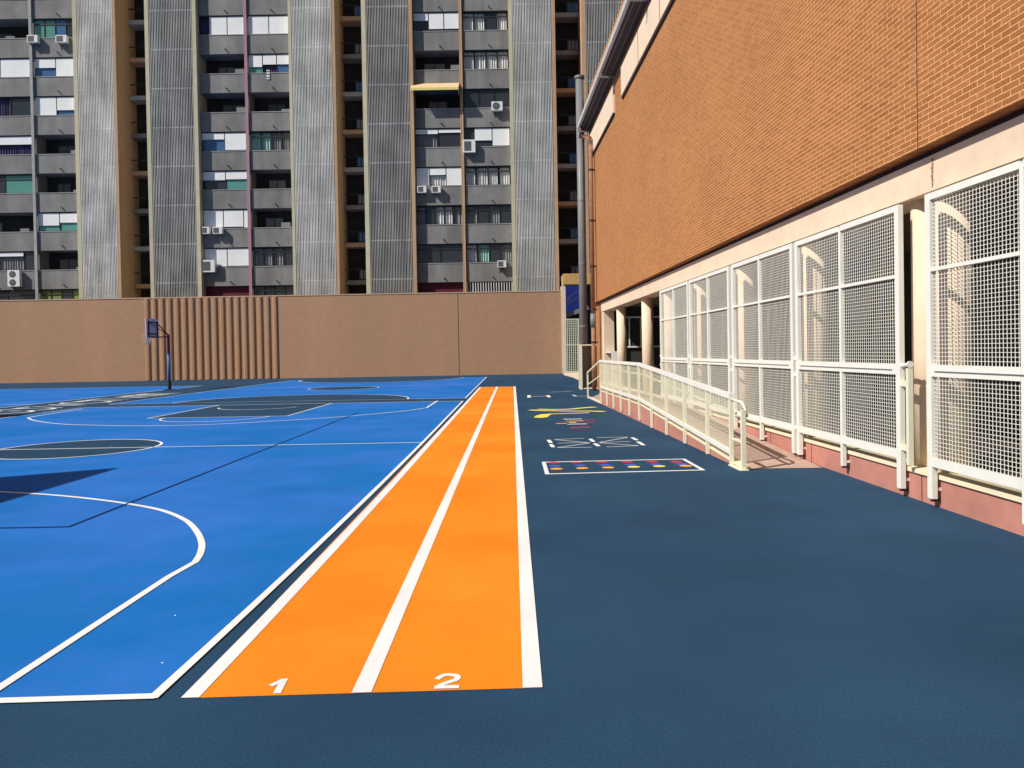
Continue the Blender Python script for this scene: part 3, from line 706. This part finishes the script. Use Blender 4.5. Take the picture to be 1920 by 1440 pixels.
# clerestory panels under the eaves
def clere(t0, t1, z0, z1, divs):
    c_ = MB().box(-.19, -.1305, t0, t1, z0, z1).build('clerestory_panel', M['creampanel'], bd)
    b = MB(); b.box(-.198, -.1905, t0, t1, z0-.0, z0+.03)
    for d in divs: b.box(-.196, -.1905, d-.025, d+.025, z0+.031, z1)
    b.build('glazing_bar', M['copper'], c_)
    b = MB(); b.box(-.18, -.1305, t0, t1, z0-.05, z0-.001); b.build('painted_shade_line', M['seal_shade'], c_)  # dark strip painted as the shadow beneath the projecting panel
tA = bp(1149, 190, -.2)[0]; tB = bp(1164, 175, -.2)[0]
zc = bp(1149, 212, -.2)[1]
clere(tA, TF-.12, zc, zc+.92, [])
ds = [bp(1195, 60, -.2)[0], bp(1236, 30, -.2)[0]]
clere(tB-12.2, tB, zc, zc+.92, ds + [ds[1]-3.0, ds[1]-6.0])
# roof and eave gutter
ze = bp(1104, 214, -.45)[1]
b = MB(); b.box(.3, 12, TN, TF-.2, ZRF+.601, ZRF+.9); b.build('roof', M['soffit'], bd)
gt = thing('eave_gutter', (X0, 0, 0), A); tag(gt, 'long dark boxed eave gutter with a pale lip along the top of the brick wall', 'gutter')
ZE = ze
b = MB(); b.extr([(-.132,ZE-.05),(-.54,ZE+.09),(-.54,ZE+.12),(-.132,ZE+.12)], TN, TF+.15); b.build('soffit', M['soffit'], gt)
b = MB(); b.extr([(-.545,ZE+.088),(-.62,ZE+.12),(-.64,ZE+.25),(-.54,ZE+.28),(-.132,ZE+.28),(-.132,ZE+.121),(-.545,ZE+.121)], TN, TF+.15); b.build('gutter_trough', M['guttergrey'], gt)
b = MB()
for s_, z_ in ((-.28,ZE-.01),(-.46,ZE+.045)): b.bar((s_, TN, z_), (s_, TF+.14, z_), .02)
b.build('edge_rail', M['pipegrey'], gt)
b = MB()
for t in (TF-.3, TF-6.5, TF-12): b.box(-.66, -.1, t-.03, t+.03, ZE-.16, ZE-.11); b.bar((-.6,t,ZE-.13),(-.6,t,ZE+.1),.04); b.bar((-.3,t,ZE-.13),(-.3,t,ZE+.03),.04)
b.build('bracket', M['pipegrey'], gt)
# copper downpipe with clamps
dpx, dpz = bp(1108.5, 700, -.30)
dp_t = bp(1109, 400, -.3)[0]
dp = thing('downpipe', (X0 - (-dp_t)*0, 0, 0), A); tag(dp, 'thin brown copper downpipe at the far corner of the brick building', 'downpipe')
MB().tube([(-.55,TF-.2,ZE+.1),(-.52,TF-.05,ZE-.25),(-.32,dp_t,ZE-.7),(-.3,dp_t,ZE-1.0),(-.3,dp_t,3.05)], .085, 16).tube([(-.3,dp_t,2.55),(-.3,dp_t,.0)], .085, 16).build('pipe', M['copper'], dp, smooth=True)
MB().tube([(-.3,dp_t,2.54),(-.3,dp_t,3.06)], .11, 16).build('coupling', M['pipegrey'], dp, smooth=True)
b = MB()
for z in (3.2, 4.9, 6.7, 8.7, 1.9): b.tube([(-.3,dp_t,z),(-.3,dp_t,z+.07)], .105, 16); b.box(-.2,-.131,dp_t-.03,dp_t+.03,z,z+.06)
b.build('clamp', M['bolt'], dp)
# big grey flue pipe
fx, fy = ground(1096, 729.5)
fl = thing('flue_pipe', (fx, fy, 0)); tag(fl, 'thick grey galvanised vertical pipe with a flat cap before the alley', 'pipe')
zt = CAMZ + (657.6-150)*fy/F
MB().tube([(0,0,.02),(0,0,zt)], .165, 32).build('pipe', M['pipegrey'], fl, smooth=True)
MB().tube([(0,0,zt+.001),(0,0,zt+.10)], .21, 32).build('cap', M['pipegrey'], fl)
for z in (2.6, 5.2, 7.8, 10.4): MB().tube([(0,0,z),(0,0,z+.06)], .172, 32).build('joint_collar', M['pipegrey'], fl)
# guard cage around both pipes
gc = thing('pipe_guard', (fx+.21, fy-.02, 0)); tag(gc, 'cream angle framed guard box round the foot of the two pipes', 'guard')
b = MB(); hw, hg = .385, 1.86
for sx_ in (-1,1):
    for sy_ in (-1,1): b.box(sx_*hw-.035, sx_*hw+.035, sy_*.3-.035, sy_*.3+.035, 0, hg)
for z in (.02, hg-.05):
    for sy_ in (-1,1): b.box(-hw+.036, hw-.036, sy_*.3-.025, sy_*.3+.025, z, z+.05)
    for sx_ in (-1,1): b.box(sx_*hw-.025, sx_*hw+.025, -.264, .264, z, z+.05)
b.box(-hw-.04, -hw+.06, -.36, -.336, 0, hg)
b.build('angle_frame', M['creammetal'], gc)
MB().box(-hw+.04, hw-.04, .27, .29, .08, hg-.06).build('back_panel', M['greengrey'], gc)
MB().box(hw-.02, hw+.0, -.25, .25, .08, hg-.06).build('side_panel', M['pink'], gc)

# ------------------------------------------------------------------ mesh screens along the porch
SW = 2.74
def wires(b, y0, y1, z0, z1, py, pz, r=.0023, x=0.0):
    n = max(1, round((y1-y0)/py)); m = max(1, round((z1-z0)/pz))
    for k in range(1, n):
        y = y0+(y1-y0)*k/n; b.box(x-r, x+r, y-r, y+r, z0, z1)
    for k in range(1, m):
        z = z0+(z1-z0)*k/m; b.box(x-r+.0055, x+r+.0055, y0, y1, z-r, z+r)
def make_screen():
    r = thing('mesh_screen'); s0, s1 = -.105, -.045; sm = -.075
    for y in (0, SW): 
        yy = y if y == 0 else SW-.08
        MB().box(s0, s1, yy, yy+.08, .09, 3.07).build('post', M['whitemetal'], r, bevel=.004)
    MB().box(s0+.004, s1-.004, SW/2-.025, SW/2+.025, .13, 3.04).build('mullion', M['whitemetal'], r, bevel=.003)
    def rail(z0, z1, a=.0):
        b = MB(); b.box(s0+.003-a, s1-.003, .081, SW/2-.026, z0, z1); b.box(s0+.003-a, s1-.003, SW/2+.026, SW-.081, z0, z1); b.build('rail', M['whitemetal'], r)
    rail(3.005, 3.07); rail(2.31, 2.345); rail(1.29, 1.405); rail(.41, .495)
    MB().box(s0-.006, s0+.002, .15, SW-.15, 1.338, 1.346).build('weld_bead', M['pipegrey'], r)
    for (y0, y1) in ((.081, SW/2-.026), (SW/2+.026, SW-.081)):
        for z0, z1 in ((.496, 1.289), (1.406, 2.309), (2.346, 3.004)):
            b = MB(); wires(b, y0, y1, z0, z1, .0495, .0395, x=sm); b.build('mesh_panel', M['whitemetal'], r)
    for y in (.04, SW/2, SW-.04):
        MB().box(-.09, -.0, y-.014, y+.014, .105 if y == SW/2 else .062, .128 if y == SW/2 else .088).build('bolt', M['bolt'], r)
        MB().box(-.044, -.001, y-.025, y+.025, .17, .20).build('anchor', M['whitemetal'], r)
    return r
scr = make_screen(); scr.rotation_euler = (0,0,A)
far_px = (1741.5, 1495.5, 1375.5, 1295.5, 1240)
labs = ['nearest white mesh screen, cut off by the right edge of the picture', 'white mesh screen just left of the two close cream columns, with a latch post',
        'white mesh screen above the foot of the ramp', 'white mesh screen behind the middle of the ramp rail', 'furthest white mesh screen, next to the open columned end of the porch']
for k, (px, lb) in enumerate(zip(far_px, labs)):
    o = scr if k == 0 else copy_tree(scr)
    t = bp(px, 650, -.075)[0] - SW
    o.location = (X0 - t*sa, t*ca, 0); tag(o, lb, 'mesh screen', 'white mesh screens along the porch')
    if k: 
        for z in (1.19, 1.42, .44): MB().box(-.085, -.06, SW+.001, SW+.15, z, z+.045).build('connector', M['whitemetal'], o)
    if k == 1:
        b = MB(); b.box(-.10,-.05,-.16,-.11,.36,1.36); b.box(-.095,-.055,-.109,-.001,1.17,1.23); b.box(-.095,-.055,-.109,-.001,.50,.56); b.build('latch_post', M['creammetal'], o)
        b = MB(); b.tube([(-.075,.1,1.37),(-.075,-.14,1.40)], .022, 12); b.tube([(-.075,-.14,1.40),(-.075,-.16,1.40)], .035, 12); b.box(-.085,-.065,-.145,-.125,1.361,1.39); b.build('latch', M['whitemetal'], o)
t = bp(1741.5, 650, -.075)[0] - SW - .2 - SW
o = copy_tree(scr); o.location = (X0 - t*sa, t*ca, 0); tag(o, 'white mesh screen beyond the right edge, nearest the viewer', 'mesh screen', 'white mesh screens along the porch')

# ------------------------------------------------------------------ ramp, steps and railing
RS = -1.10; RT0, RT1, RT2 = 10.2, 17.0, 23.0
rp = thing('access_ramp', (X0, 0, 0), A); tag(rp, 'low concrete access ramp with pink sides rising along the porch', 'ramp')
def rz(t): return 0.005 if t <= RT0 else (ZF-.01)*min(1, (t-RT0)/(RT1-RT0))+.005
b = MB(); i = 0
b.v += [(RS+.1,RT0,0),(-.03,RT0-.25 if False else RT0,0),(RS+.1,RT1,0),(-.03,RT1,0),(RS+.1,RT1,ZF),(-.03,RT1,ZF),(RS+.1,RT2,0),(-.03,RT2,0),(RS+.1,RT2,ZF),(-.03,RT2,ZF),(-.03,RT0-.08,0.004),(RS+.1,RT0-.02,.004)]
b.f += [(11,10,1,0),(0,1,5,4),(4,5,9,8),(8,9,7,6),(0,4,2),(2,4,8,6),(1,3,5),(3,7,9,5)]
b.build('ramp_surface', M['ramp'], rp)
b = MB(); n = 14; prev = None
ts = [RT0+(RT1-RT0)*k/n for k in range(n+1)] + [RT2]
for a_, c_ in zip(ts[:-1], ts[1:]):
    i = len(b.v); za, zc_ = rz(a_)+.02, rz(c_)+.02
    for s_ in (RS, RS+.099):
        b.v += [(s_,a_,0),(s_,c_,0),(s_,c_,zc_),(s_,a_,za)]
    b.f += [(i,i+1,i+2,i+3),(i+7,i+6,i+5,i+4),(i+3,i+2,i+6,i+7),(i,i+3,i+7,i+4),(i+1,i+5,i+6,i+2)]
b.build('side_kerb', M['pink'], rp)
b = MB()
b.bar((RS+.05,RT0,.035),(RS+.05,RT1,ZF+.035),.115,.03); b.bar((RS+.05,RT1,ZF+.035),(RS+.05,RT2,ZF+.035),.115,.03); b.build('kerb_coping', M['capc'], rp)
stp = thing('porch_steps', (X0, 0, 0), A); tag(stp, 'short concrete steps at the far end of the ramp landing', 'steps')
for k in range(3):
    MB().box(RS+.02, -.03, RT2+.001+k*.75, RT2+(k+1)*.75, 0, ZF*(3-k)/4).build('step', M['ramp'], stp)
MB().box(RS, RS+.10-.081, RT2+.001, RT2+3.1, 0, .06).build('kerb', M['capc'], stp)

rl = thing('ramp_railing', (X0, 0, 0), A); tag(rl, 'cream and white steel railing with mesh infill down the side of the ramp', 'railing')
RH = .93; s = RS-.035
tp = [10.47, 11.62, 12.98, 14.32, 15.65, 16.95, 18.15, 19.35, 20.5, 21.65, 22.85]
zr = lambda t: rz(t)
for k, t in enumerate(tp):
    b = MB(); zb = max(.01, zr(t)-.30); b.box(s-.026, s+.026, t-.023, t+.023, zb, zr(t)+RH-.03); b.build('post', M['creammetal'], rl, bevel=.003)
b = MB()
bend = 16.95
for z_off, wd, hh, nm in ((RH, .065, .07, 'handrail'), (.165, .05, .06, 'bottom_rail')):
    b = MB(); b.bar((s, tp[0]-.02, zr(tp[0])+z_off), (s, bend, zr(bend)+z_off), wd, hh); b.bar((s, bend, zr(bend)+z_off), (s, tp[-1]+.02, zr(tp[-1])+z_off), wd, hh)
    b.build(nm, M['whitemetal'], rl)
b = MB()
for k in range(len(tp)-1):
    a_, c_ = tp[k]+.03, tp[k+1]-.03; b = MB(); n = round((c_-a_)/.05)
    for q in range(1, n):
        t = a_+(c_-a_)*q/n; b.box(s-.002, s+.002, t-.002, t+.002, zr(t)+.196, zr(t)+RH-.036)
    for q in range(1, 19):
        h = .19+(RH-.225)*q/19; b.bar((s+.005, a_, zr(a_)+h), (s+.005, c_, zr(c_)+h), .004)
    b.build('mesh_panel', M['creammetal'], rl)
b = MB()   # inner hand rail with its end loop, and the short end post
si = s+.10
b.tube([(si,10.2,.68+.0),(si,10.47,.70),(si,bend,zr(bend)+.70),(si,22.8,zr(22)+.70)], .02, 12)
b.tube([(s,10.45,RH-.02),(s+.05,10.16,RH-.05),(s+.06,10.06,RH-.11),(s+.07,10.03,RH-.22),(s+.08,10.09,.72),(si,10.2,.68)], .02, 12)
for t in (12.98, 15.65, 18.15, 20.5): b.bar((s,t,zr(t)+.66),(si,t,zr(t)+.68),.016)
b.build('inner_handrail', M['creammetal'], rl, smooth=True)
b = MB(); b.box(s+.0, s+.055, 10.03, 10.085, .017, RH-.14); b.box(s+.002, s+.053, 10.086, 10.44, .36, .385); b.box(s-.04, s+.08, 10.0, 10.5, .004, .016); b.build('end_post', M['creammetal'], rl)
b = MB(); b.bar((s,22.9,zr(22)+RH),(s,25.9,.86),.045); b.box(s-.025,s+.025,25.88,25.93,0,.86); b.bar((s,22.9,zr(22)+.5),(s,25.9,.45),.03); b.build('stair_rail', M['creammetal'], rl)

# ------------------------------------------------------------------ alley gate and little gatehouse
GY = 54.2
gx0, gz1 = on_y(1056, 598, GY); gx1, gz0 = on_y(1087, 697, GY)
gt2 = thing('mesh_gate', ((gx0+gx1)/2, GY, 0)); tag(gt2, 'pale green mesh gate closing the alley between the tan wall and the pipes', 'gate')
hw = (gx1-gx0)/2
b = MB()
for x in (-hw, hw-.06): b.box(x, x+.06, -.03, .03, gz0, gz1)
for z in (gz0, (gz0+gz1)/2, gz1-.06): b.box(-hw+.061, hw-.061, -.025, .025, z, z+.06)
b.build('gate_frame', M['creammetal'], gt2)
b = MB(); n = 8
for k in range(1, n): x = -hw+2*hw*k/n; b.box(x-.022, x+.022, -.02, .02, gz0+.07, gz1-.07)
for k in range(1, 22): z = gz0+(gz1-gz0)*k/22; b.box(-hw+.062, hw-.062, .021, .035, z-.015, z+.015)
b.build('gate_mesh', M['creammetal'], gt2)
MB().box(-hw, hw+.25, -.05, .25, 0, gz0-.01).build('gate_kerb', M['cream'], gt2)
b = MB()
kx = [ground(1057,703), ground(1075,708), ground(1092,716)]
kb = MB().strip([(p[0]+.2, p[1]) for p in kx], .35, .0)
kb = MB().prism([(kx[0][0],kx[0][1]),(kx[1][0],kx[1][1]),(kx[2][0],kx[2][1]),(kx[2][0]+.4,kx[2][1]+.3),(kx[0][0]+1.2,kx[0][1]+.2)], 0, .14)
tag(kb.build('kerb', M['cream']), 'low cream kerb curving from the tan wall to the pipes', 'kerb')
HY = 56.2
gh = thing('gatehouse', (on_y(1072,600,HY)[0], HY, 0)); tag(gh, 'small ochre topped gatehouse with a navy sign panel above the alley gate', 'kiosk')
def hz(px, py): x, z = on_y(px, py, HY); return x-gh.location.x, z
x0, zz1 = hz(1055, 513); x1, zz0 = hz(1096, 534)
MB().box(x0, x1+1.0, 0, 1.6, zz0, zz1).build('fascia', M['ochre'], gh, bevel=.06)
xa, za1 = hz(1058, 535); xb, za0 = hz(1086.5, 586)
sg = MB().box(xa, xb, .02, .12, za0, za1-.02).build('sign_panel', M['signblue'], gh)
b = MB()
for (pa, pb_) in (((1060,562),(1085,545)), ((1064,571),(1086,556)), ((1062,566),(1072,559))):
    a_ = hz(*pa); c_ = hz(*pb_); b.bar((a_[0],.012,a_[1]),(c_[0],.012,c_[1]),.022,.012,(0,1,0))
b.build('stripe', M['pipegrey'], sg)
b = MB(); b.box(xa-.16, xa-.02, 0, .3, 0, zz0-.002).box(xb+.03, xb+.3, 0, .3, za0, zz0-.002); b.build('side_post', M['cream'], gh)
MB().box(xa, xb+1.0, .5, 1.5, 0, zz0-.003).build('dark_interior', M['darkwall'], gh)
a_ = hz(1056, 594); c_ = hz(1093, 578)
b = MB(); b.bar((a_[0],-.5,a_[1]),(c_[0]+.3,-.5,c_[1]),1.0,.30,(0,0,1)); b.build('canopy', M['pipegrey'], gh)
a_ = hz(1086.8,537); c_ = hz(1090,585); MB().box(a_[0]+.0, a_[0]+.22, -.02, .018, c_[1]+.1, a_[1]-.2).build('side_panel', M['slat'], gh)

# ------------------------------------------------------------------ small things
cx_, cz_ = on_y(503, 140, AY+PY-.02)
cl = thing('hanging_cloth', (cx_, AY+PY-.045, cz_)); tag(cl, 'small black and white cloth hung over a grey balcony front', 'cloth')
b = MB(); b.box(-.12, .12, -.012, .0, -.36, .36); b.build('cloth_sheet', M['slat'], cl)
b = MB()
for z in (-.26, -.02, .2): b.box(-.1, .1, -.018, -.0125, z, z+.07)
b.build('printed_band', M['black'], cl)
for px, py in ((328,1157),(304,1246),(209,838)):
    gx, gy = ground(px, py); o = thing('paper_scrap', (gx, gy, .008), random.uniform(0,6))
    tag(o, 'tiny white paper scrap lying on the painted ground', 'litter', 'paper scraps on the painted ground')
    b = MB(); k = .5 if gy < 8 else 1.5; b.v += [(-.012*k,-.008*k,0),(.010*k,-.009*k,.004*k),(.014*k,.007*k,.001),(-.003*k,.011*k,.007*k)]; b.f += [(0,1,2,3)]
    b.build('crumpled_paper', M['white'], o)
